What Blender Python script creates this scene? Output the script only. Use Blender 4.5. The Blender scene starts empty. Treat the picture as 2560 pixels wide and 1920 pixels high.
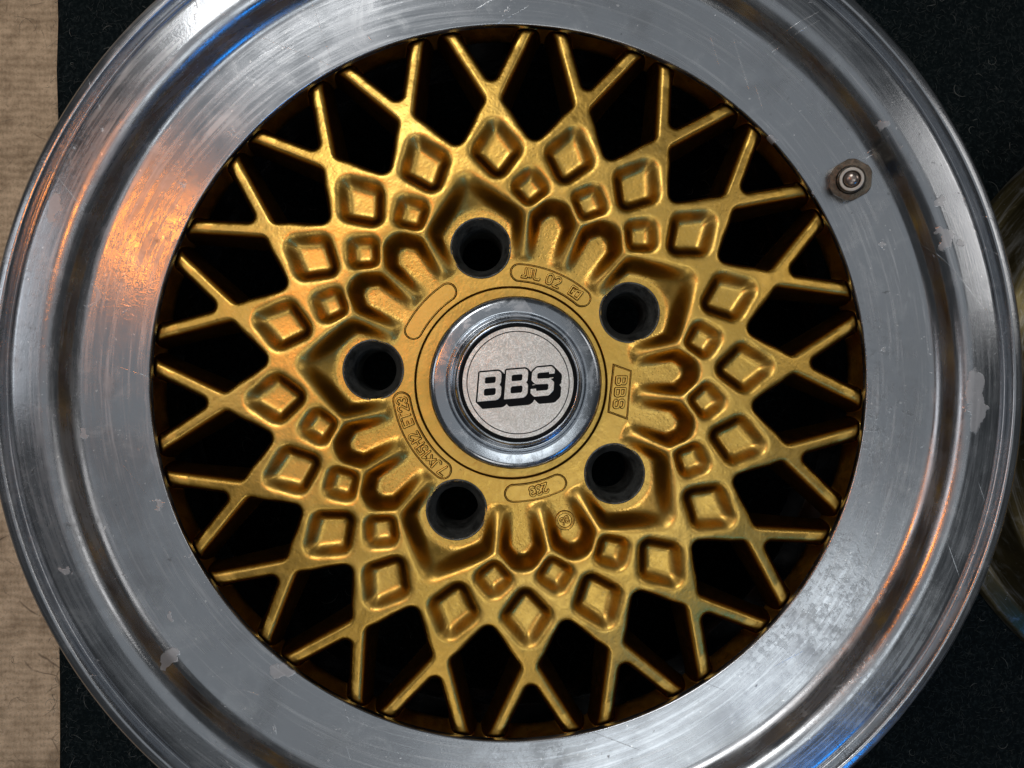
import bpy, math, random
import numpy as np
from mathutils import Vector, Matrix
R = math.radians
random.seed(7); rng = np.random.default_rng(7)
scene = bpy.context.scene
C = scene.collection
MM = 0.001

# ------------------------------------------------------------------ camera
cam_d = bpy.data.cameras.new('camera'); cam = bpy.data.objects.new('camera', cam_d); C.objects.link(cam)
cam_d.sensor_width = 36.0; cam_d.lens = 28.0; cam_d.clip_start = 0.02; cam_d.clip_end = 50
TH = 0.022
cam.location = (-TH*0.345, 0.0, 0.345)
cam.rotation_euler = (0, -TH, 0)
cam_d.shift_x = 2.0/2560; cam_d.shift_y = -3.0/2560
scene.camera = cam
scene.render.resolution_x = 1024; scene.render.resolution_y = 768

# ------------------------------------------------------------------ world and exposure
w = bpy.data.worlds.new('World'); scene.world = w; w.use_nodes = True
bg = w.node_tree.nodes['Background']
bg.inputs[0].default_value = (0.64, 0.68, 0.70, 1); bg.inputs[1].default_value = 0.075
scene.view_settings.view_transform = 'Standard'; scene.view_settings.look = 'None'
scene.view_settings.exposure = 0.0; scene.view_settings.gamma = 1.0

# ------------------------------------------------------------------ unseen lamps: some inferred, some added for highlights
def area(name, loc, target, size, sizey, rad, col):
    """area lamp given by the radiance of its face"""
    d = bpy.data.lights.new(name, 'AREA'); d.shape = 'RECTANGLE'; d.size = size; d.size_y = sizey
    d.energy = rad*math.pi*size*sizey; d.color = col
    o = bpy.data.objects.new(name, d); C.objects.link(o); o.location = loc
    o.rotation_euler = (Vector(target)-Vector(loc)).to_track_quat('-Z', 'Y').to_euler()
    return o
def at(az, zen, dist):
    return (dist*math.sin(R(zen))*math.cos(R(az)), dist*math.sin(R(zen))*math.sin(R(az)), dist*math.cos(R(zen)))
area('ceiling_light', (0.0, 0.0, 2.2), (0,0,0), 2.0, 2.0, 0.32, (0.93,0.97,1.0))
area('key_light', at(116, 35, 1.5), (0,0,0), 0.42, 0.34, 10.5, (1.0,0.98,0.94))  # unseen key lamp, set to suit the cap and valve shadows; no known window
area('side_light', at(20, 47, 1.6), (0,0,0), 0.5, 0.45, 2.0, (1.0,0.95,0.9))  # added soft lamp, brightens the rounded rib edges
area('front_light', at(-100, 47, 1.6), (0,0,0), 0.5, 0.45, 2.0, (1.0,0.95,0.88))  # another added soft lamp for the rib edges
area('low_light', at(-58, 19, 1.25), (0,0,0), 0.45, 0.26, 2.4, (0.96,1.0,1.0))  # added lamp, placed to give the white highlight on the lower-right rim face
area('left_light', at(170, 47, 1.6), (0,0,0), 0.5, 0.45, 1.8, (0.95,0.97,1.0))  # added as well, for rib edges turned to the left
area('orange_lamp', (0.236*math.cos(R(156.5)), 0.236*math.sin(R(156.5)), 0.51), (-0.16,0.065,0), 0.026, 0.04, 52, (1.0,0.26,0.008))
area('blue_lamp', at(-50, 54, 1.3), (0,0,0), 0.15, 0.13, 10, (0.0,0.30,1.0))

# ------------------------------------------------------------------ helpers
def tag(o, label=None, cat=None, group=None, kind=None):
    for k, v in (('label', label), ('category', cat), ('group', group), ('kind', kind)):
        if v: o[k] = v
    return o
def link(name, me, mat, parent=None, smooth=True):
    o = bpy.data.objects.new(name, me); C.objects.link(o)
    if mat and not me.materials: me.materials.append(mat)
    if smooth and len(me.polygons): me.polygons.foreach_set('use_smooth', np.ones(len(me.polygons), bool))
    if parent: o.parent = parent
    return o
def empty(name, loc=(0,0,0)):
    o = bpy.data.objects.new(name, None); C.objects.link(o); o.location = loc; o.empty_display_size = 0.02
    return o
def mesh_np(name, V, F, normals=None):
    """V (n,3) in millimetres, F (m,k) of equal k"""
    me = bpy.data.meshes.new(name); n, k = F.shape
    me.vertices.add(len(V)); me.vertices.foreach_set('co', (V*MM).astype(np.float32).ravel())
    me.loops.add(n*k); me.loops.foreach_set('vertex_index', F.astype(np.int32).ravel())
    me.polygons.add(n); me.polygons.foreach_set('loop_start', np.arange(0, n*k, k, dtype=np.int32))
    me.update(calc_edges=True); me.validate()
    me.polygons.foreach_set('use_smooth', np.ones(n, bool))
    if normals is not None:
        me.normals_split_custom_set_from_vertices(normals)
    return me
def lathe(name, prof, seg=256, closed=False):
    prof = np.array(prof, float); n = len(prof)
    a = np.linspace(0, 2*np.pi, seg, endpoint=False)
    V = np.stack([np.outer(np.cos(a), prof[:,0]), np.outer(np.sin(a), prof[:,0]), np.tile(prof[:,1], (seg,1))], -1).reshape(-1,3)
    i = np.arange(seg)[:,None]; j = np.arange(n if closed else n-1)[None,:]
    i2 = (i+1) % seg; j2 = (j+1) % n
    F = np.stack([i*n+j, i2*n+j, i2*n+j2, i*n+j2], -1).reshape(-1,4)
    return mesh_np(name, V, F)
def smooth_prof(pts, step=0.6, rad=1.5):
    """round the corners of a polyline (r, z) or (r, z, radius)"""
    P = [(p[0], p[1], p[2] if len(p) > 2 else rad) for p in pts]; out = [P[0][:2]]
    for a, b, c in zip(P[:-2], P[1:-1], P[2:]):
        A, B, Cc = np.array(a[:2]), np.array(b[:2]), np.array(c[:2])
        la, lc = np.linalg.norm(A-B), np.linalg.norm(Cc-B); t = min(b[2], la*.48, lc*.48)
        p0 = B+(A-B)/la*t; p1 = B+(Cc-B)/lc*t
        for s in np.linspace(0, 1, 9): out.append(tuple((1-s)**2*p0+2*s*(1-s)*B+s*s*p1))
    out.append(P[-1][:2]); res = [out[0]]
    for p in out[1:]:
        q = np.array(res[-1]); d = np.linalg.norm(np.array(p)-q)
        if d < 1e-4: continue
        m = int(d//6)
        for k in range(1, m+1): res.append(tuple(q+(np.array(p)-q)*k/(m+1)))
        res.append(p)
    return res

# ------------------------------------------------------------------ materials
class NT:
    def __init__(s, name):
        s.m = bpy.data.materials.new(name); s.m.use_nodes = True; s.t = s.m.node_tree
        s.b = s.t.nodes['Principled BSDF']; s.co = s.n('ShaderNodeTexCoord').outputs['Object']
    def n(s, typ, ins=None, **kw):
        nd = s.t.nodes.new(typ)
        for k, v in kw.items(): setattr(nd, k, v)
        for k, v in (ins or {}).items(): s.set(nd.inputs[k], v)
        return nd
    def set(s, sock, v):
        if isinstance(v, bpy.types.NodeSocket): s.t.links.new(v, sock)
        elif isinstance(v, (tuple, list)) and len(v) == 3 and sock.type == 'RGBA': sock.default_value = (*v, 1)
        else: sock.default_value = v
    def math(s, op, a, b=0.0, c=0.0, clamp=False):
        nd = s.n('ShaderNodeMath', operation=op); nd.use_clamp = clamp
        for i, v in enumerate((a, b, c)): s.set(nd.inputs[i], v)
        return nd.outputs[0]
    def noise(s, scale, detail=3, rough=0.55, vec=None, dist=0.0, out=0):
        nd = s.n('ShaderNodeTexNoise', {'Vector': vec or s.co, 'Scale': scale, 'Detail': detail, 'Roughness': rough, 'Distortion': dist})
        return nd.outputs[out]
    def ramp(s, f, a, b, lo=0.0, hi=1.0, smooth=True):
        nd = s.n('ShaderNodeMapRange', {0: f, 1: a, 2: b, 3: lo, 4: hi}); nd.interpolation_type = 'SMOOTHSTEP' if smooth else 'LINEAR'
        return nd.outputs[0]
    def mix(s, f, a, b):
        nd = s.n('ShaderNodeMix', data_type='RGBA'); s.set(nd.inputs[0], f); s.set(nd.inputs[6], a); s.set(nd.inputs[7], b)
        return nd.outputs[2]
    def bump(s, h, strength, dist, normal=None):
        nd = s.n('ShaderNodeBump', {'Height': h, 'Strength': strength, 'Distance': dist})
        if normal: s.set(nd.inputs['Normal'], normal)
        return nd.outputs[0]
    def polar(s, ka, kr, kz=0.0):
        """coordinate that is stretched round the axle: (r*kr, angle*ka)"""
        sp = s.n('ShaderNodeSeparateXYZ', {0: s.co}); x, y, z = sp.outputs
        r = s.math('SQRT', s.math('ADD', s.math('MULTIPLY', x, x), s.math('MULTIPLY', y, y)))
        cx = s.math('DIVIDE', x, r); cy = s.math('DIVIDE', y, r)
        v = s.n('ShaderNodeCombineXYZ', {0: s.math('ADD', s.math('MULTIPLY', cx, ka), s.math('MULTIPLY', r, kr)), 1: s.math('MULTIPLY', cy, ka), 2: s.math('MULTIPLY', r, kr*0.37)})
        return v.outputs[0], r
    def P(s, **kw):
        for k, v in kw.items(): s.set(s.b.inputs[k.replace('_', ' ')], v)

def gold_paint():
    """satin metallic paint: bright face tone; shade of the steep walls painted in as brown at a slant"""
    s = NT('gold_paint')
    big = s.noise(22, 4, 0.6); fine = s.noise(1300, 2, 0.6); mid = s.noise(330, 3, 0.6)
    col = s.mix(s.ramp(big, .35, .7), (0.82, 0.515, 0.112), (0.90, 0.585, 0.148))
    col = s.mix(s.ramp(fine, .55, .8, 0, .35), col, (0.95, 0.74, 0.36))
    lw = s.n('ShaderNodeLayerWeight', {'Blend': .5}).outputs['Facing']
    col = s.mix(s.ramp(lw, .07, .34), col, (0.56, 0.30, 0.040))  # amber transition into the painted wall shade
    col = s.mix(s.ramp(lw, .20, .62), col, (0.115, 0.064, 0.016))  # dark brown by viewing slant: shade of the recess walls put into the colour
    grime = s.math('MULTIPLY', s.ramp(s.noise(150, 6, .8), .60, .72), s.ramp(s.noise(13, 3), .45, .62))
    col = s.mix(s.math('MULTIPLY', grime, .55), col, (0.16, 0.09, 0.03))
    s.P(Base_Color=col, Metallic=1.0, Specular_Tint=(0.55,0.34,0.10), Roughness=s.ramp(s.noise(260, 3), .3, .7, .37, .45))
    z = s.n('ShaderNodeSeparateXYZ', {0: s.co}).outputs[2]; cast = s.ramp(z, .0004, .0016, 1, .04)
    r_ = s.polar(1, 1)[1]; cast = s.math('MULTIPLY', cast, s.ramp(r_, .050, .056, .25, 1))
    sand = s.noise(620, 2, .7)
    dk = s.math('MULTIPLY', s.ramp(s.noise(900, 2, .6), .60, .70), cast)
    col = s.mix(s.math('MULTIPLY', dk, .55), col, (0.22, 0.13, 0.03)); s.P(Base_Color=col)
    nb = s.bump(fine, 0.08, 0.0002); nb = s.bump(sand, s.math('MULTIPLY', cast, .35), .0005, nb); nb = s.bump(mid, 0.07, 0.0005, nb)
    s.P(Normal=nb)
    return s.m

SPOTS = []
def alloy(name='worn_alloy', tint=(0.40, 0.42, 0.45), dirty=(0.24,0.25,0.27), rough=0.22, pale=(0.74,0.72,0.73)):
    s = NT(name)
    pv, r = s.polar(2.2, 2600)
    lines = s.noise(1.0, 2, 0.6, vec=pv)
    pv2, _ = s.polar(5.0, 700)
    lines2 = s.noise(1.0, 3, 0.7, vec=pv2)
    blot = s.noise(26, 6, 0.62, dist=0.6); blot2 = s.noise(75, 6, 0.7, dist=1.0); fine = s.noise(900, 3, 0.7)
    stain = s.ramp(blot, .50, .66)
    col = s.mix(s.math('MULTIPLY', stain, .35), tint, dirty)
    col = s.mix(s.ramp(lines2, .48, .8, 0, .5), col, (0.75,0.77,0.80))
    flake = s.ramp(blot2, .66, .70, 0, .7)
    # dried-water flakes at their own places
    warp = s.n('ShaderNodeVectorMath', {0: s.co, 1: s.n('ShaderNodeVectorMath', {0: s.noise(110, 4, .6, out=1), 'Scale': .012}, operation='SCALE').outputs[0]}, operation='ADD').outputs[0]
    for (x, y, z, rad, ax, ay) in SPOTS:
        q = s.n('ShaderNodeVectorMath', {0: warp, 1: (x+.006, y+.006, z+.006)}, operation='SUBTRACT').outputs[0]
        q = s.n('ShaderNodeVectorMath', {0: q, 1: (ax, ay, .4)}, operation='MULTIPLY').outputs[0]
        d = s.n('ShaderNodeVectorMath', {0: q}, operation='LENGTH').outputs['Value']
        flake = s.math('MAXIMUM', flake, s.ramp(d, rad*.72, rad*.60, 0, 1))
    col = s.mix(s.math('MULTIPLY', flake, .28), col, pale)
    pit = s.ramp(s.noise(330, 3, .6), .70, .74)
    col = s.mix(s.math('MULTIPLY', pit, .5), col, (0.08,0.08,0.08))
    ox = s.ramp(s.noise(60, 8, .68, dist=1.0), .50, .72)
    col = s.mix(s.math('MULTIPLY', ox, .34), col, (0.66,0.68,0.70))
    etch = s.math('MULTIPLY', s.ramp(s.noise(330, 5, .7), .50, .60), s.ramp(s.noise(11, 3), .50, .66))
    col = s.mix(s.math('MULTIPLY', etch, .30), col, (0.20,0.21,0.22))
    speck = s.ramp(s.noise(520, 2, .5), .72, .75)
    col = s.mix(s.math('MULTIPLY', speck, .7), col, (0.85,0.84,0.84))
    scr = 0.0
    for (rot, sx_, sy_, off) in ((.5, 9, 900, 0), (-.9, 8, 800, 3), (1.9, 10, 1000, 7), (2.8, 7, 900, 11)):
        mp = s.n('ShaderNodeMapping', {'Vector': s.co, 'Rotation': (0,0,rot), 'Scale': (1/sx_, 1/sy_, 1), 'Location': (off*.1, off*.07, 0)}, vector_type='TEXTURE').outputs[0]
        scr = s.math('MAXIMUM', scr, s.ramp(s.noise(1.0, 1, .5, vec=mp, dist=.15), .755, .78))
    scr = s.math('MULTIPLY', scr, s.ramp(s.noise(33, 3), .45, .6))
    col = s.mix(s.math('MULTIPLY', scr, .25), col, (0.80,0.81,0.83))
    rg = s.math('ADD', s.ramp(blot, .35, .7, rough-.03, rough+.08), s.math('MULTIPLY', flake, .15))
    rg = s.math('ADD', rg, s.math('MULTIPLY', s.math('ADD', ox, etch), .04))
    rg = s.math('ADD', rg, s.ramp(lines2, .3, .7, -.05, .06))
    s.P(Base_Color=col, Metallic=s.math('SUBTRACT', 1.0, s.math('MULTIPLY', flake, .35)), Roughness=rg, Anisotropic=0.75, Anisotropic_Rotation=0.25)
    tg = s.n('ShaderNodeTangent', direction_type='RADIAL', axis='Z'); s.set(s.b.inputs['Tangent'], tg.outputs[0])
    nb = s.bump(lines, 0.20, 0.00004); nb = s.bump(lines2, 0.12, 0.00008, nb); nb = s.bump(blot2, 0.06, 0.0003, nb)
    nb = s.bump(fine, .15, .00012, nb); nb = s.bump(flake, .4, .0001, nb)
    nb = s.bump(etch, .25, .00005, nb); nb = s.bump(scr, .5, .00008, nb)
    s.P(Normal=nb)
    return s.m
def simple(name, col, metal=0.0, rough=0.4, scale=300, bump=0.2, dist=0.0003, var=0.25):
    s = NT(name); n = s.noise(scale, 4, .65)
    c = s.mix(s.ramp(n, .35, .7), col, tuple(v*(1-var) for v in col))
    s.P(Base_Color=c, Metallic=metal, Roughness=s.ramp(s.noise(scale*.4, 3), .3, .7, max(rough-.07, .02), rough+.09), Normal=s.bump(n, bump, dist))
    return s.m
def chrome_worn():
    s = NT('worn_chrome')
    pv, r = s.polar(1.6, 1800); ln = s.noise(1, 3, .7, vec=pv); bl = s.noise(110, 6, .72, dist=.8); sc = s.noise(420, 4, .7, dist=2.5)
    haze = s.ramp(bl, .50, .68)
    c = s.mix(s.math('MULTIPLY', haze, .5), (0.42,0.45,0.49), (0.58,0.61,0.65))
    s.P(Base_Color=c, Metallic=1.0, Roughness=s.math('ADD', s.ramp(bl, .42, .70, .16, .38), s.ramp(sc, .6, .72, 0, .12)), Normal=s.bump(sc, .15, .0001, s.bump(ln, .08, .00005)))
    return s.m
def badge_foil():
    s = NT('swirled_foil')
    warp = s.n('ShaderNodeVectorMath', {0: s.co, 1: s.n('ShaderNodeVectorMath', {0: s.noise(140, 2, .5, out=1), 'Scale': .010}, operation='SCALE').outputs[0]}, operation='ADD').outputs[0]
    vo = s.n('ShaderNodeTexVoronoi', {'Vector': warp, 'Scale': 260}).outputs['Distance']
    ws = s.noise(520, 3, .6, dist=3)
    wv = s.math('SINE', s.math('MULTIPLY', vo, 26.0))
    h = s.math('ADD', s.math('MULTIPLY', ws, .9), s.math('MULTIPLY', wv, .10))
    c = s.mix(s.ramp(h, .30, .66), (0.74,0.70,0.65), (0.98,0.94,0.90))
    c = s.mix(s.math('MULTIPLY', s.ramp(s.noise(90, 4, .6), .45, .7), .4), c, (0.62,0.58,0.52))
    s.P(Base_Color=c, Metallic=1.0, Roughness=.38, Normal=s.bump(h, .7, .0002))
    return s.m
GOLD = gold_paint()

# ------------------------------------------------------------------ the gold mesh centre: one height field in millimetres
BOLT = 102.7
def poly_sdf(px, py, pts):
    pts = np.array(pts, float); n = len(pts)
    d = np.full(px.shape, 1e9); sgn = np.ones(px.shape)
    for i in range(n):
        a, b = pts[i], pts[(i+1) % n]; e = b-a
        wx, wy = px-a[0], py-a[1]; t = np.clip((wx*e[0]+wy*e[1])/(e@e), 0, 1)
        bx, by = wx-e[0]*t, wy-e[1]*t; d = np.minimum(d, bx*bx+by*by)
        c1 = py >= a[1]; c2 = py < b[1]; c3 = e[0]*wy > e[1]*wx
        f = (c1 & c2 & c3) | (~c1 & ~c2 & ~c3); sgn = np.where(f, -sgn, sgn)
    return sgn*np.sqrt(d)
def inset(pts, rad):
    pts = np.array(pts, float); n = len(pts)
    area2 = sum(pts[i][0]*pts[(i+1)%n][1]-pts[(i+1)%n][0]*pts[i][1] for i in range(n)); s = 1 if area2 > 0 else -1
    out = []
    for i in range(n):
        p, c, q = pts[i-1], pts[i], pts[(i+1)%n]
        e1 = (c-p)/np.linalg.norm(c-p); e2 = (q-c)/np.linalg.norm(q-c)
        n1 = s*np.array([-e1[1], e1[0]]); n2 = s*np.array([-e2[1], e2[0]])
        bis = n1+n2; out.append(c+bis*rad/(1+n1@n2))
    return out
def rpoly(u, v, half, rad):
    """half outline with u>=0 from the axis round to the axis, mirrored; corners rounded"""
    pts = list(half)+[(-x, y) for x, y in reversed(half) if x > 1e-6]
    return poly_sdf(u, v, inset(pts, rad))-rad
def csdf(u, v, half, k):
    """smooth distance to a convex outline, rounded both outside and inside"""
    pts = np.array(list(half)+[(-x, y) for x, y in reversed(half) if x > 1e-6]); n = len(pts); acc = 0
    for i in range(n):
        a, b = pts[i], pts[(i+1) % n]; e = (b-a)/np.linalg.norm(b-a)
        dd = ((u-a[0])*e[1]-(v-a[1])*e[0]); acc = acc+np.exp(np.clip(dd, -40, 40)/k)
    return k*np.log(acc)
def sm(t): t = np.clip(t, 0, 1); return t*t*(3-2*t)
def cavities(x, y):
    r = np.hypot(x, y); th = np.degrees(np.arctan2(y, x))-BOLT
    rr = r/(1+0.012*sm((r-110)/40))
    aY = np.mod(th, 18)-9; kY = np.mod(np.floor(th/18), 4)          # 0..3
    aN = np.mod(th+9, 18)-9; kN = np.mod(np.floor((th+9)/18), 4)
    uY, vY = rr*np.sin(np.radians(aY)), rr*np.cos(np.radians(aY))
    uN, vN = rr*np.sin(np.radians(aN)), rr*np.cos(np.radians(aN))
    LP = rpoly(uY, vY, [(0,84.5),(11.2,98),(0,113.8)], 4.3)
    SP = np.where(kN > 0, rpoly(uN, vN, [(0,73.4),(9.0,82.5),(0,91.7)], 3.9), 99)
    BH = rpoly(uN, vN, [(0,101.6),(14.7,119.4),(0.35,160.0),(0,160.0)], 3.0)
    TR = rpoly(uY, vY, [(0,126.7),(19.75,160),(0,160)], 2.3)
    isp = (kY == 1) | (kY == 2)
    PD = np.where(isp, rpoly(uY, vY, [(0,78.6),(4.6,77.6),(9.2,71.2),(6.3,49.4),(5.6,30),(0,30)], 4.2), 99)
    # bolt cavity spans one full bay: angle about the bolt axis
    aB = np.mod(th+36, 72)-36; uB, vB = rr*np.sin(np.radians(aB)), rr*np.cos(np.radians(aB))
    BC = rpoly(uB, vB, [(0,90.3),(20.5,69.6),(13.9,47.8),(8,28),(0,28)], 4.3)
    return r, rr, LP, SP, BH, TR, PD, BC, uB, vB
def ztop(r):
    z = np.interp(r, [0,53,55,58,63,68,72,76,84,105,125,143,147,151,152.5,155,157.5], [0,0,2.3,3.7,6.0,8.8,10.8,11.8,12,11.2,8.2,5.2,5.1,4.6,3,-4,-8])
    return z
def hgt(x, y):
    r, rr, LP, SP, BH, TR, PD, BC, uB, vB = cavities(x, y)
    top = ztop(r)
    near = np.minimum.reduce([LP, SP, BH, TR, PD, BC])
    w_ = np.where(r > 118, 2.2, 2.3)
    edge = (1.1+1.2*sm((r-112)/12))*np.clip(1-near/w_, 0, 1)**2*np.clip((top+.2)/8, .0, 1)
    z0 = top-edge
    z = z0.copy()
    def pocket(d, floor, wid, p):
        t = np.clip(-d/wid, 0, 1); S = (1-t)**p
        return floor+(z0-floor)*S
    lp = pocket(LP, 5.6, 4.3, 1.55); z = np.where(LP < 0, lp, z)
    sp = pocket(SP, 6.4, 3.9, 1.5); z = np.where(SP < 0, sp, z)
    z = np.where(PD < 0, pocket(PD, 0.0, 4.2, 1.35), z)
    db = np.hypot(uB, vB-59.8)
    fl = np.clip(db-16.6, 0, 30)*0.80*sm((vB-54)/10)
    fl = np.minimum(fl, np.maximum(top-1.5, 0))
    z = np.where(BC < 0, pocket(BC, fl, 4.3, 1.35), z)
    hole = np.minimum(BH+.3*sm((r-148.8)/3), TR+1.2*sm((r-148.8)/3))
    ts = -hole
    zz = z0-np.clip(ts, 0, .6)*3.5-np.clip(ts-.6, 0, 9)*9
    z = np.where(hole < 0, zz, z)
    z = np.where(r > 152, np.maximum(z, -12.3+(r-152.8)*2.7), z)
    # bore step round the cap
    z = z-1.4*sm((41.9-r)/0.8)
    return z
H = 0.25; N = int(2*157/H)+1
ax = (np.arange(N)-(N-1)/2)*H
X, Y = np.meshgrid(ax, ax)
Z = hgt(X, Y)
def blur(A, sig):
    n = int(3*sig/H)+1; k = np.exp(-.5*(np.arange(-n, n+1)*H/sig)**2); k /= k.sum()
    for ax_ in (0, 1):
        Pd = np.pad(A, [(n, n) if a == ax_ else (0, 0) for a in (0, 1)], 'edge')
        A = sum(k[i]*(Pd[i:i+N] if ax_ == 0 else Pd[:, i:i+N]) for i in range(2*n+1))
    return A
Rg = np.hypot(X, Y); Zb = blur(Z, 1.0); Zc_ = blur(Z, .45); Zb = Zb*(1-sm((Rg-108)/8))+Zc_*sm((Rg-108)/8); wgt = sm((Rg-50)/4); Z = Z*(1-wgt)+Zb*wgt
# cast unevenness
def vnoise(n, cell, seed):
    g = np.random.default_rng(seed).normal(size=(int(n*H/cell)+3,)*2); t = np.arange(n)*H/cell; i = t.astype(int); f = t-i; f = f*f*(3-2*f)
    a = g[i][:, i]; b = g[i][:, i+1]; c = g[i+1][:, i]; d = g[i+1][:, i+1]
    return (a*(1-f)[None]+b*f[None])*(1-f)[:,None]+(c*(1-f)[None]+d*f[None])*f[:,None]
Z += 0.05*vnoise(N, 7, 1)+0.018*vnoise(N, 2.2, 2)+0.012*vnoise(N, .8, 3)
gy, gx = np.gradient(Z, H); 
NRM = np.stack([-gx, -gy, np.ones_like(gx)], -1); NRM /= np.linalg.norm(NRM, axis=-1, keepdims=True)
RR = np.hypot(X, Y)
BOT = -12.0
keepv = (RR < 157.5) & (RR > 28)
ba = np.radians(BOLT+72*np.arange(5)); BX, BY = 59.8*np.cos(ba), 59.8*np.sin(ba)
for bx, by in zip(BX, BY): keepv &= np.hypot(X-bx, Y-by) > 12.4
deep = Z < BOT
Zc = np.maximum(Z, BOT-.4)
idx = np.arange(N*N).reshape(N, N)
q = [idx[:-1,:-1], idx[:-1,1:], idx[1:,1:], idx[1:,:-1]]
kv = [keepv[:-1,:-1], keepv[:-1,1:], keepv[1:,1:], keepv[1:,:-1]]
dp = [deep[:-1,:-1], deep[:-1,1:], deep[1:,1:], deep[1:,:-1]]
ok = kv[0] & kv[1] & kv[2] & kv[3] & ~(dp[0] & dp[1] & dp[2] & dp[3])
F = np.stack([a[ok] for a in q], -1)
fx, fy = X.ravel()[F].mean(1), Y.ravel()[F].mean(1); fr = np.hypot(fx, fy)
fk = np.floor(np.mod(np.degrees(np.arctan2(fy, fx))-BOLT, 360)/18).astype(int)
VV = np.stack([X.ravel(), Y.ravel(), Zc.ravel()], -1); NN = NRM.reshape(-1,3)
def submesh(name, sel):
    f = F[sel]; u, inv = np.unique(f, return_inverse=True)
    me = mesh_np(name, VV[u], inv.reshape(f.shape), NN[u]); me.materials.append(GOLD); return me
isspoke = (fr > 118.5) & (fr < 154)

wheel = empty('alloy_wheel', (0,0,0))
tag(wheel, 'large wheel with gold mesh spokes, worn silver rim and chrome cap on black felt', 'wheel', 'alloy wheels lying on the floor')
def child(name, me, parent=None, mat=None, label=None, smooth=True):
    o = link(name, me, mat, parent or wheel, smooth)
    if label: o['label'] = label
    return o
child('mesh_hub', submesh('mesh_hub', ~isspoke))
for k in range(20): child('spoke', submesh('spoke', isspoke & (fk == k)))

# ------------------------------------------------------------------ rim
def px(p, z, c=1991.1): return p*(345-z)/c
face = [(px(898,9)-.9, 7.2, .3), (px(898,9), 9.0, .5), (163, 10.6, 3), (px(1066,12.5), 12.4, 4), (px(1086,14), 14.4, 3.5), (px(1128,21), 21.4, 3),
        (px(1158,23), 23.6, 4.5), (px(1238,23), 23.4, 2.2), (px(1250,22), 20.8, 1.6), (px(1262,24), 23.6, 1.6), (px(1276,26), 25.6, 2.5), (px(1296,25), 25.0, 2.5),
        (px(1299,22), 21.0, 2.0), (206.6, 17, 2), (197.5, 12.5, 3), (195.5, 0, 5), (194, -8, 4), (174, -24, 6), (172, -70, 8), (190, -88, 6), (193, -140, 5), (196, -150, 3),
        (207, -154, 3), (208, -163, 1.5), (204, -165, 1), (199, -157, 2), (189, -148, 4), (187, -92, 6), (168, -74, 6), (168, -24, 6), (161, -14, 4), (158.5, 3, 2), (152, 6.2, 1.5), (px(898,9)-.9, 7.2, .3)]
prof = smooth_prof(face)[:-1]
def polar_pos(fx_, fy_, z):
    s = (345-z)/1991.1; return (fx_-1278)*s*MM, (957-fy_)*s*MM
for (sx, sy, z, rad, axx, ayy) in [(2215,300,22,3.4,1,1.3),(2355,505,22,4.2,1,1),(2370,590,22,5.0,1,.8),(2410,605,22,3.0,1,1),(2145,440,13,1.2,1,1),(2157,455,13,3.0,1.6,.8),
    (2035,480,11,3.0,1,1),(2220,605,12,2.4,1,1),(145,525,22,6,1.3,.7),(435,1635,13,5,1.2,1),(435,1545,12,2.8,1.5,1),(2450,1000,22,9,1.6,.5),(178,1418,22,2.6,1,1),(1240,1490,10,3,1,1),
    (222,1090,13,3.0,1.8,.9),(405,1260,10,2.2,1,1),(700,1680,12,5,.6,1.2),(1935,345,11,4.2,.9,1.4)]:
    X_, Y_ = polar_pos(sx, sy, z); SPOTS.append((X_, Y_, z*MM, rad*MM, axx, ayy))
ALLOY = alloy()
rim_me = lathe('rim', prof, 720, closed=True)
child('rim', rim_me, mat=ALLOY)

# ------------------------------------------------------------------ bolt holes: steel sleeves
SLEEVE = simple('dark_steel', (0.13, 0.14, 0.135), 0.7, 0.38, 160, .8, .0012, .7)
sl = smooth_prof([(13.4, -.5), (13.3, .25, .3), (12.7, .3, .4), (11.9, -.8, .8), (9.6, -5.0, .6), (9.2, -6.0, .5), (8.9, -26)], rad=.5)
sl_me = lathe('lug_sleeve', sl, 96)
for bx, by in zip(BX, BY):
    o = child('lug_hole', sl_me, mat=SLEEVE); o.location = (bx*MM, by*MM, 0)
    o.rotation_euler = (0, 0, random.uniform(0, 6))

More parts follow.
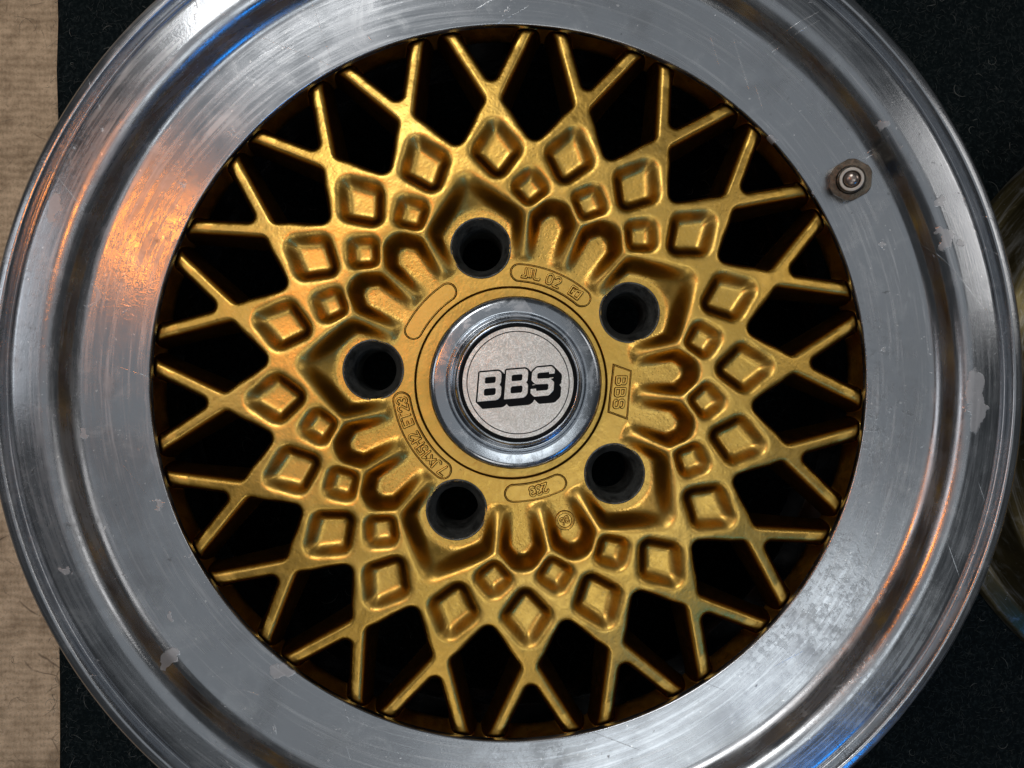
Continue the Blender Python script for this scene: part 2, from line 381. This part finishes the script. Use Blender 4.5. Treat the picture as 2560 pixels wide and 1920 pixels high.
# ------------------------------------------------------------------ raised lettering: strokes -> distance -> fine relief
def seg_d(x, y, a, b):
    e = (b[0]-a[0], b[1]-a[1]); L = e[0]**2+e[1]**2+1e-12
    t = np.clip(((x-a[0])*e[0]+(y-a[1])*e[1])/L, 0, 1); return np.hypot(x-a[0]-e[0]*t, y-a[1]-e[1]*t)
def arc(cx, cy, rx, ry, a0, a1, n=9): return [(cx+rx*math.cos(R(a)), cy+ry*math.sin(R(a))) for a in np.linspace(a0, a1, n)]
GL = {  # letters drawn in a box 0..w by 0..1
 'J': (.55, [[(.55,1),(.55,.25)]+arc(.3,.25,.25,.25,0,-150)]), 'L': (.5, [[(0,1),(0,0),(.5,0)]]),
 'W': (.8, [[(0,1),(.2,0),(.4,.8),(.6,0),(.8,1)]]), '0': (.55, [arc(.275,.7,.275,.3,0,180)+arc(.275,.3,.275,.3,180,360)+[(.55,.7)]]),
 '2': (.55, [arc(.275,.72,.275,.28,170,-40)+[(0,0),(.56,0)]]), '7': (.5, [[(0,1),(.55,1),(.18,0)]]),
 'x': (.5, [[(0,.85),(.55,.15)],[(.55,.85),(0,.15)]]), '1': (.28, [[(0,.75),(.22,1),(.22,0)]]),
 '5': (.52, [[(.5,1),(.06,1),(.02,.55)]+arc(.25,.32,.27,.32,100,-150)]), 'H': (.55, [[(0,0),(0,1)],[(.55,0),(.55,1)],[(0,.5),(.55,.5)]]),
 'E': (.48, [[(.5,1),(0,1),(0,0),(.5,0)],[(0,.5),(.42,.5)]]), 'T': (.55, [[(0,1),(.55,1)],[(.275,1),(.275,0)]]),
 '3': (.5, [arc(.22,.74,.26,.26,150,-80)+arc(.22,.26,.28,.27,85,-150)]), '8': (.5, [arc(.25,.75,.21,.24,-90,270,14),arc(.25,.26,.25,.26,90,450,14)]),
 '6': (.5, [arc(.25,.28,.24,.27,0,360,14),[(.02,.35),(.08,.75),(.3,1.02)]]),
 'B': (.62, [[(0,0),(0,1),(.45,1),(.58,.88),(.58,.62),(.45,.52),(0,.52)],[(.45,.52),(.62,.4),(.62,.13),(.48,0),(0,0)]]),
 'S': (.62, [[(.6,.78),(.6,.9),(.48,1),(.12,1),(0,.88),(0,.64),(.1,.52),(.5,.5),(.62,.38),(.62,.12),(.5,0),(.12,0),(0,.1),(0,.24)]]), ' ': (.35, []),
 'j': (.62, [[(.62,1),(.62,.1),(.5,0),(0,0)],[(.4,1),(.4,.28),(.28,.2),(.05,.2)]]),
 'w': (.36, [[(0,1),(0,.1)],[(.2,1),(.2,.1)]]), 'l': (.5, [[(0,1),(0,.1),(.1,0),(.55,0),(.62,.14)]]),
}
def text_paths(txt, size, gap=.24):
    x = 0; P = []
    for c in txt:
        wd, st = GL[c]
        for s_ in st: P.append([(x+a, b) for a, b in s_])
        x += wd+gap
    x -= gap
    return [[((a-x/2)*size, (b-.5)*size) for a, b in s_] for s_ in P], x*size
def relief(name, label, bounds, sdf, letters, lh, mapper, res=.11, rimw=.38, ridge=.65, base=.14, lt=.25):
    """sdf(u,v): plate outline; letters: list of stroke polylines in the same (u,v) frame"""
    u = np.arange(bounds[0]-1, bounds[1]+1, res); v = np.arange(bounds[2]-1, bounds[3]+1, res)
    U, Vv = np.meshgrid(u, v); d = sdf(U, Vv)
    z = np.where(d < 0, base, base-.8*np.clip(d/.35, 0, 1)) if d is not None else 0
    z = z+ridge*np.clip(1-np.abs(d+rimw)/.36, 0, 1)**.8
    ld = np.full(U.shape, 9.)
    for s_ in letters:
        for a, b in zip(s_[:-1], s_[1:]): ld = np.minimum(ld, seg_d(U, Vv, a, b))
    z = z+lh*sm(1-(ld-lt)/.30)
    x, y = mapper(U, Vv); V3 = np.stack([x, y, z+.10], -1).reshape(-1, 3)
    n0, n1 = U.shape; id_ = np.arange(n0*n1).reshape(n0, n1); m = d < .36
    m4 = m[:-1,:-1] | m[1:,:-1] | m[:-1,1:] | m[1:,1:]
    Fq = np.stack([id_[:-1,:-1][m4], id_[:-1,1:][m4], id_[1:,1:][m4], id_[1:,:-1][m4]], -1)
    e1 = V3[Fq[0][1]]-V3[Fq[0][0]]; e2 = V3[Fq[0][3]]-V3[Fq[0][0]]
    if np.cross(e1, e2)[2] < 0: Fq = Fq[:, ::-1]
    uu, inv = np.unique(Fq, return_inverse=True)
    child(name, mesh_np(name, V3[uu], inv.reshape(Fq.shape)), mat=GOLD, label=label)
def arcmap(ang, r0):
    # u runs clockwise round the wheel, v outward
    def f(U, Vv):
        t = np.radians(ang)-U/r0; rr = r0+Vv; return rr*np.cos(t), rr*np.sin(t)
    return f
def capsule(ang, half, letters, label, r0=47.9, hw=4.0, lh=1.0, base=.14):
    L = math.radians(half)*r0
    sd = lambda U, Vv: np.hypot(np.clip(np.abs(U)-(L-hw), 0, None), Vv)-hw
    relief('embossed_plate', label, (-L, L, -hw, hw), sd, letters, lh, arcmap(ang, r0), base=base)
def moved(paths, du, dv=0): return [[(a+du, b+dv) for a, b in s_] for s_ in paths]
p1, w1 = text_paths('jwl', 4.0, .2); p2, _ = text_paths('02', 4.4, .26)
box = [[(-2.5,-1.9),(-2.5,1.9),(-.4,1.9)],[(-2.5,-1.9),(-.6,-1.9),(-.6,-.2),(-1.6,-.2)],[(-.6,.6),(-1.5,.6),(-1.5,-1.0)],[(0,-1.9),(0,1.2),(2.3,1.9),(2.3,-1.2)],[(.0,-1.9),(2.3,-1.9),(2.3,-1.2)],[(.8,-1.1),(.8,.4),(1.5,-1.0)],[(1.5,-1.0),(1.5,.9)]]
capsule(68.0, 22.6, moved(p1, -10.0, .1)+moved(p2, .4)+moved(box, 11.3), 'pill-shaped plate with three-letter mark, 02 and square emblem')
capsule(138.4, 18.2, [], 'blank pill-shaped plate')
p3, _ = text_paths('7Jx15H2 ET23', 4.3, .27)
capsule(210.6, 26.0, p3, 'pill-shaped plate with wheel size lettering')
p4, _ = text_paths('233', 3.9, .22)
capsule(283.0, 16.6, moved(p4, -1.2), 'pill-shaped plate with three digits')
# framed letters at the right of the hub
fr4 = [(44.2,8.3),(52.4,5.3),(50.6,-16.0),(41.9,-12.8)]
mid = np.mean(fr4, 0); dirv = np.array([-.10,-1.0]); dirv /= np.linalg.norm(dirv); up = np.array([dirv[1]*-1, dirv[0]])
up = np.array([-dirv[1], dirv[0]])
def loc(p): q_ = np.array(p)-mid; return (q_@dirv, q_@up)
lf = [loc(p) for p in fr4]
pb, wb = text_paths('BBS', 4.0, .34); pb = [[(a*1.32-.12*b+.3, b*1.05) for a, b in s_] for s_ in pb]
relief('embossed_plate', 'slanted frame with three raised letters', (-13,13,-6,6), lambda U, Vv: poly_sdf(U, Vv, lf), pb, 1.0,
       lambda U, Vv: (mid[0]+U*dirv[0]+Vv*up[0], mid[1]+U*dirv[1]+Vv*up[1]), lt=.30)
cxy = (23.2, -59.6); ca = R(24)
pn, _ = text_paths('86', 2.9, .2)
pn = [[(-a, -b) for a, b in s_] for s_ in pn]
ringp = [arc(0, 0, 3.35, 3.35, 0, 360, 30)]
relief('embossed_plate', 'round date stamp with two digits', (-4.4,4.4,-4.4,4.4), lambda U, Vv: np.hypot(U, Vv)-4.3, pn+ringp, .6,
       lambda U, Vv: (cxy[0]+U*math.cos(ca)-Vv*math.sin(ca), cxy[1]+U*math.sin(ca)+Vv*math.cos(ca)), lt=.14)

# ------------------------------------------------------------------ centre cap
CH = chrome_worn()
cap_prof = smooth_prof([(33.0, -4), (35.6, 1, 1), (36.6, 7.5, 1), (36.3, 10.6, 1.6), (34.6, 12.0, 1.2), (29.6, 12.6, .8), (28.4, 12.0, .6), (27.4, 12.0, .6), (26.6, 13.4, .8), (25.9, 20.5, 1.0), (25.0, 22.6, .8), (24.1, 22.8, .4), (23.7, 21.9, .4), (0.01, 21.9)], rad=1.0)
cap = child('center_cap', lathe('center_cap', cap_prof, 256), mat=CH)
cap.location = (1.35*MM, 0.1*MM, 1.0*MM); cap.rotation_euler = (0, R(2.6), 0)
def sub(name, me, mat, label=None):
    o = link(name, me, mat, cap)
    if label: o['label'] = label
    return o
BLK = simple('black_print', (0.003,0.004,0.005), 0.0, .5, 400, .05, .0001, .1)
BLK.node_tree.nodes['Principled BSDF'].inputs['Specular IOR Level'].default_value = .12
FOIL = badge_foil()
BZ = 22.0
sub('badge', lathe('badge', [(23.6, BZ+.0), (22.9, BZ+.12), (22.3, BZ+.16), (0.01, BZ+.16)], 200), FOIL)
sub('badge_border', lathe('badge_border', [(24.15, BZ+.10), (24.0, BZ+.40), (22.55, BZ+.30), (22.50, BZ+.1)], 200), BLK)
sub('badge_line', lathe('badge_line', [(20.95, BZ+.10), (20.93, BZ+.22), (20.55, BZ+.22), (20.53, BZ+.1)], 200), BLK)
# letters of the badge, region meshes by clipping cells
def region(name, d, xs, ys, z, thick):
    V = []; Fs = []; cache = {}
    ny, nx = d.shape
    def vert(key, p):
        if key not in cache: cache[key] = len(V); V.append((p[0], p[1], z))
        return cache[key]
    for j in range(ny-1):
        for i in range(nx-1):
            c = [(i,j),(i+1,j),(i+1,j+1),(i,j+1)]; dv = [d[b,a] for a, b in c]
            if min(dv) >= 0: continue
            poly = []
            for k in range(4):
                a, b = c[k], c[(k+1)%4]; da, db_ = dv[k], dv[(k+1)%4]
                if da < 0: poly.append(vert(a, (xs[a[0]], ys[a[1]])))
                if (da < 0) != (db_ < 0):
                    t = da/(da-db_); key = (a, b) if a < b else (b, a)
                    poly.append(vert(key, (xs[a[0]]+(xs[b[0]]-xs[a[0]])*t, ys[a[1]]+(ys[b[1]]-ys[a[1]])*t)))
            if len(poly) > 2: Fs.append(poly)
    n = len(V); edges = {}
    for f in Fs:
        for a, b in zip(f, f[1:]+f[:1]): edges[(a, b)] = 1
    V2 = V+[(x, y, z-thick) for x, y, _ in V]
    F2 = list(Fs)+[[b, a, a+n, b+n] for (a, b) in edges if (b, a) not in edges]
    me = bpy.data.meshes.new(name); me.from_pydata([(a*MM, b*MM, c_*MM) for a, b, c_ in V2], [], F2); me.update()
    return me
def rbox(x, y, x0, x1, y0, y1, rd):
    cx, cy = (x0+x1)/2, (y0+y1)/2; qx = np.abs(x-cx)-(x1-x0)/2+rd; qy = np.abs(y-cy)-(y1-y0)/2+rd
    return np.hypot(np.clip(qx,0,None), np.clip(qy,0,None))+np.minimum(np.maximum(qx, qy), 0)-rd
def letB(x, y):
    o = np.minimum.reduce([rbox(x,y,0,.93,.56,1.2,.20), rbox(x,y,0,.97,0,.66,.22), rbox(x,y,0,.5,0,1.2,.02)])
    c = np.minimum(rbox(x,y,.25,.70,.72,.98,.07), rbox(x,y,.25,.74,.22,.51,.08))
    return np.maximum(o, -c)
def letS(x, y):
    P_ = [(.85,.80),(.85,1.0),(.77,1.085),(.24,1.085),(.125,.98),(.125,.73),(.24,.62),(.74,.60),(.86,.49),(.86,.23),(.74,.115),(.22,.115),(.12,.21),(.12,.40)]
    d = np.full(x.shape, 9.)
    for a, b in zip(P_[:-1], P_[1:]): d = np.minimum(d, seg_d(x, y, a, b))
    d = d-.115
    d = np.maximum(d, -rbox(x, y, .55, 1.1, .735, .89, .01))
    return np.maximum(d, -rbox(x, y, -.1, .45, .33, .485, .01))
xs = np.arange(-19, 20, .13); ys = np.arange(-13, 13, .13)
XX, YY = np.meshgrid(xs, ys)
def logo(x, y):
    # into letter space: centre, turn, slant, scale
    sc = 9.72; a = R(5.0); x = x+1.2; y = y+.55
    u = (x*math.cos(a)+y*math.sin(a))/sc; v = (-x*math.sin(a)+y*math.cos(a))/sc+.6
    u = u-.17*(v-.6)+1.54
    ds = [letB(u, v), letB(u-1.115, v), letS(u-2.20, v)]
    return [d*sc for d in ds]
face_d = np.minimum.reduce(logo(XX, YY))
sh = np.full(XX.shape, 99.)
for t in np.linspace(0, 1, 14): sh = np.minimum(sh, np.minimum.reduce(logo(XX-2.3*t, YY+2.3*t)))
sh = np.minimum(sh, face_d)-.62
sub('badge_shadow', region('badge_shadow', sh, xs, ys, BZ+.24, .2), BLK)
for d_ in logo(XX, YY): sub('badge_letter', region('badge_letter', d_, xs, ys, BZ+.32, .2), FOIL)

# ------------------------------------------------------------------ valve
STEEL = simple('tarnished_steel', (0.17,0.145,0.115), .9, .38, 700, .5, .0006, .45)
PIN = simple('dull_pin', (0.36,0.30,0.27), .9, .26, 500, .1, .0002, .2)
RINGM = simple('pale_ring', (0.58,0.55,0.50), .6, .42, 500, .1, .0002, .15)
vx, vy = polar_pos(2127, 448, 14); vx += 1.8*MM; vy += 1.0*MM
def hexnut():
    V = []; Fs = []; n = 60
    rows = [(0.97, 0.0), (1.0, .4), (1.0, 4.1), (.93, 4.9), (.72, 5.0), (.70, 4.4)]
    for (k, z) in rows:
        for i in range(n):
            a = 2*math.pi*i/n; hexr = 7.4/math.cos(((a+math.pi/6+math.pi/6-R(90)) % (math.pi/3))-math.pi/6)
            if k < .8: rr = 7.4*k
            elif k < .96: rr = min(hexr, 7.8)*.97
            else: rr = min(hexr, 7.85)*k
            V.append((rr*math.cos(a), rr*math.sin(a), z))
    for j in range(len(rows)-1):
        for i in range(n): Fs.append([j*n+i, j*n+(i+1)%n, (j+1)*n+(i+1)%n, (j+1)*n+i])
    me = bpy.data.meshes.new('valve_nut'); me.from_pydata([tuple(c*MM for c in v) for v in V], [], Fs); me.update(); return me
valve = child('valve', lathe('valve', smooth_prof([(5.5,-3),(5.4,4.2,.3),(5.2,4.6,.3),(4.95,5.0,.3),(4.95,9.6,.6),(4.5,10.4,.4),(3.0,10.3,.3),(2.9,9.0)], rad=.3), 64), mat=STEEL)
valve.location = (vx, vy, 11.6*MM); valve.scale = (1.1,)*3
vd = (Vector(cam.location)-Vector(valve.location)).normalized().lerp(Vector((0,0,1)), .14); valve.rotation_euler = vd.to_track_quat('Z', 'Y').to_euler()
o = link('valve_nut', hexnut(), STEEL, valve, smooth=False)
o = link('valve_ring', lathe('valve_ring', smooth_prof([(4.35,10.3),(4.25,10.75,.2),(3.25,10.75,.2),(3.1,10.2)], rad=.2), 64), RINGM, valve)
o = link('valve_pin', lathe('valve_pin', [(2.95*math.cos(R(a)), 9.6+1.9*math.sin(R(a))) for a in range(0, 90, 9)]+[(0.01, 11.5)], 48), PIN, valve)

# ------------------------------------------------------------------ the second wheel at the right
BR = alloy('bronze_alloy', (0.13,0.105,0.05), (0.04,0.033,0.016), .42, (0.55,0.5,0.36))
GZ = -165.0
wheel2 = empty('alloy_wheel', (0.475, -0.014, -0.0627)); wheel2.scale = (1, 1, .62)
tag(wheel2, 'lower bronze-edged wheel mostly out of frame beside the silver rim', 'wheel', 'alloy wheels lying on the floor')
rim2 = rim_me.copy(); rim2.materials.clear(); rim2.materials.append(BR)
for ch in [c for c in wheel.children if c.name.split('.')[0] in ('mesh_hub', 'spoke', 'rim', 'lug_hole')]:
    c = ch.copy(); C.objects.link(c); c.parent = wheel2
    if ch.name.startswith('rim'): c.data = rim2

# ------------------------------------------------------------------ floor: tan matting and black felt
def felt():
    s = NT('black_felt'); a = s.noise(420, 5, .8); b = s.noise(1600, 3, .8); c = s.noise(14, 3)
    col = s.mix(s.ramp(a, .45, .75), (0.0035,0.0075,0.009), (0.026,0.035,0.037))
    col = s.mix(s.ramp(b, .62, .76, 0, .8), col, (0.10,0.12,0.12))
    s.P(Base_Color=col, Roughness=.95, Sheen_Weight=.0, Normal=s.bump(a, .8, .0015)); s.b.inputs['Specular IOR Level'].default_value = .1
    return s.m
def matting():
    s = NT('tan_matting')
    mp = s.n('ShaderNodeMapping', {'Vector': s.co, 'Scale': (1,1,1)}).outputs[0]
    wq = s.n('ShaderNodeVectorMath', {0: s.co, 1: s.n('ShaderNodeVectorMath', {0: s.noise(45, 3, out=1), 'Scale': .006}, operation='SCALE').outputs[0]}, operation='ADD').outputs[0]
    wy = s.n('ShaderNodeTexWave', {'Vector': wq, 'Scale': 66, 'Distortion': 1.0, 'Detail': 2, 'Detail Scale': 3}, bands_direction='Y').outputs['Fac']
    wx = s.n('ShaderNodeTexWave', {'Vector': wq, 'Scale': 120, 'Distortion': 2.2, 'Detail': 2, 'Detail Scale': 3}, bands_direction='X').outputs['Fac']
    f = s.math('ADD', s.math('MULTIPLY', wy, .75), s.math('MULTIPLY', wx, .25)); n = s.noise(55, 6, .75); n2 = s.noise(700, 4, .8)
    g = s.math('ADD', s.math('MULTIPLY', f, .12), s.math('MULTIPLY', n, 1.05))
    col = s.mix(s.ramp(g, .30, .85), (0.33,0.235,0.15), (0.80,0.60,0.41))
    col = s.mix(s.ramp(n2, .5, .75, 0, .6), col, (0.10,0.065,0.04))
    crack = s.ramp(s.n('ShaderNodeTexVoronoi', {'Vector': wq, 'Scale': 42}, feature='DISTANCE_TO_EDGE').outputs[0], .0, .03, 1, 0)
    col = s.mix(s.math('MULTIPLY', crack, s.ramp(s.noise(30, 3), .5, .62, 0, .6)), col, (0.05,0.035,0.025))
    s.P(Base_Color=col, Roughness=.9, Normal=s.bump(g, .5, .0012, s.bump(n2, .6, .0006))); s.b.inputs['Specular IOR Level'].default_value = .15
    return s.m
def sheet(name, x0, x1, y0, y1, z, mat, edge_noise=0.0, th=3.0, label=None, cat=None, kind=None):
    n = 400; ys_ = np.linspace(y0, y1, n); e = x0+edge_noise*(np.interp(np.arange(n), np.arange(0, n, 5), rng.normal(size=len(range(0, n, 5)))))
    xs_ = np.array([0, .004, .5, 1.])
    top = np.stack([e[:,None]+(x1-e[:,None])*xs_[None], np.tile(ys_[:,None], (1,4)), np.tile([z-.8, z, z, z], (n,1))], -1)
    side = np.stack([e, ys_, np.full(n, z-th)], -1)[:,None]
    V = np.concatenate([side, top], 1).reshape(-1,3); m = 5
    i = np.arange(n-1)[:,None]; j = np.arange(m-1)[None]
    Fq = np.stack([i*m+j, i*m+j+1, (i+1)*m+j+1, (i+1)*m+j], -1).reshape(-1,4)
    me = mesh_np(name, V, Fq); return link(name, me, mat, None, smooth=False)
o = sheet('floor', -1400, 1600, -1400, 1400, GZ-3.2, matting()); tag(o, 'tan woven matting along the left edge', kind='structure')
o = sheet('felt_runner', -283, 1500, -1300, 1300, GZ, felt(), .35); o.rotation_euler = (0,0,R(.18)); tag(o, 'black felt sheet that the wheels lie on', kind='structure')
# lint fibres
def fibres(name, n, area_, z, lmin, lmax, wd, mat, curl=1.2):
    V = []; Fs = []
    for _ in range(n):
        x = rng.uniform(*area_[0]); y = rng.uniform(*area_[1])
        if math.hypot(x, y) < 150 : continue
        a = rng.uniform(0, 2*math.pi); L = rng.uniform(lmin, lmax)*(.6+rng.random()); da = rng.normal()*curl; k = 6; zz = z+rng.uniform(.2, 1.2)
        b0 = len(V)
        for i in range(k+1):
            nx_, ny_ = -math.sin(a), math.cos(a); t = wd*(1-.5*abs(2*i/k-1))
            V += [(x+nx_*t, y+ny_*t, zz+.25*math.sin(i)), (x-nx_*t, y-ny_*t, zz+.25*math.sin(i)+.05)]
            x += math.cos(a)*L/k; y += math.sin(a)*L/k; a += da/k
        for i in range(k): Fs.append([b0+2*i, b0+2*i+1, b0+2*i+3, b0+2*i+2])
    me = mesh_np(name, np.array(V), np.array(Fs)); o_ = link(name, me, mat, None); return tag(o_, kind='stuff')
LINT = simple('pale_lint', (0.20,0.21,0.20), 0, .8, 500, 0, .0001, .4)
LINTD = simple('dark_lint', (0.05,0.06,0.06), 0, .9, 500, 0, .0001, .4)
o = fibres('felt_fibres', 26000, ((-288,420),(-290,290)), GZ, 1.5, 4.5, .10, LINTD); o['label'] = 'short dark fibres standing out of the black felt'
o = fibres('lint', 900, ((-290,400),(-280,280)), GZ+.5, 2, 9, .11, LINT, 2.5); o['label'] = 'loose pale lint on the black felt'
HAIR = simple('dark_hair', (0.03,0.02,0.015), 0, .7, 500, 0, .0001, .4)
o = fibres('hairs', 45, ((-345,-293),(-260,260)), GZ-3.0, 4, 16, .08, HAIR, 3.0); o['label'] = 'dark hairs and threads on the tan matting'
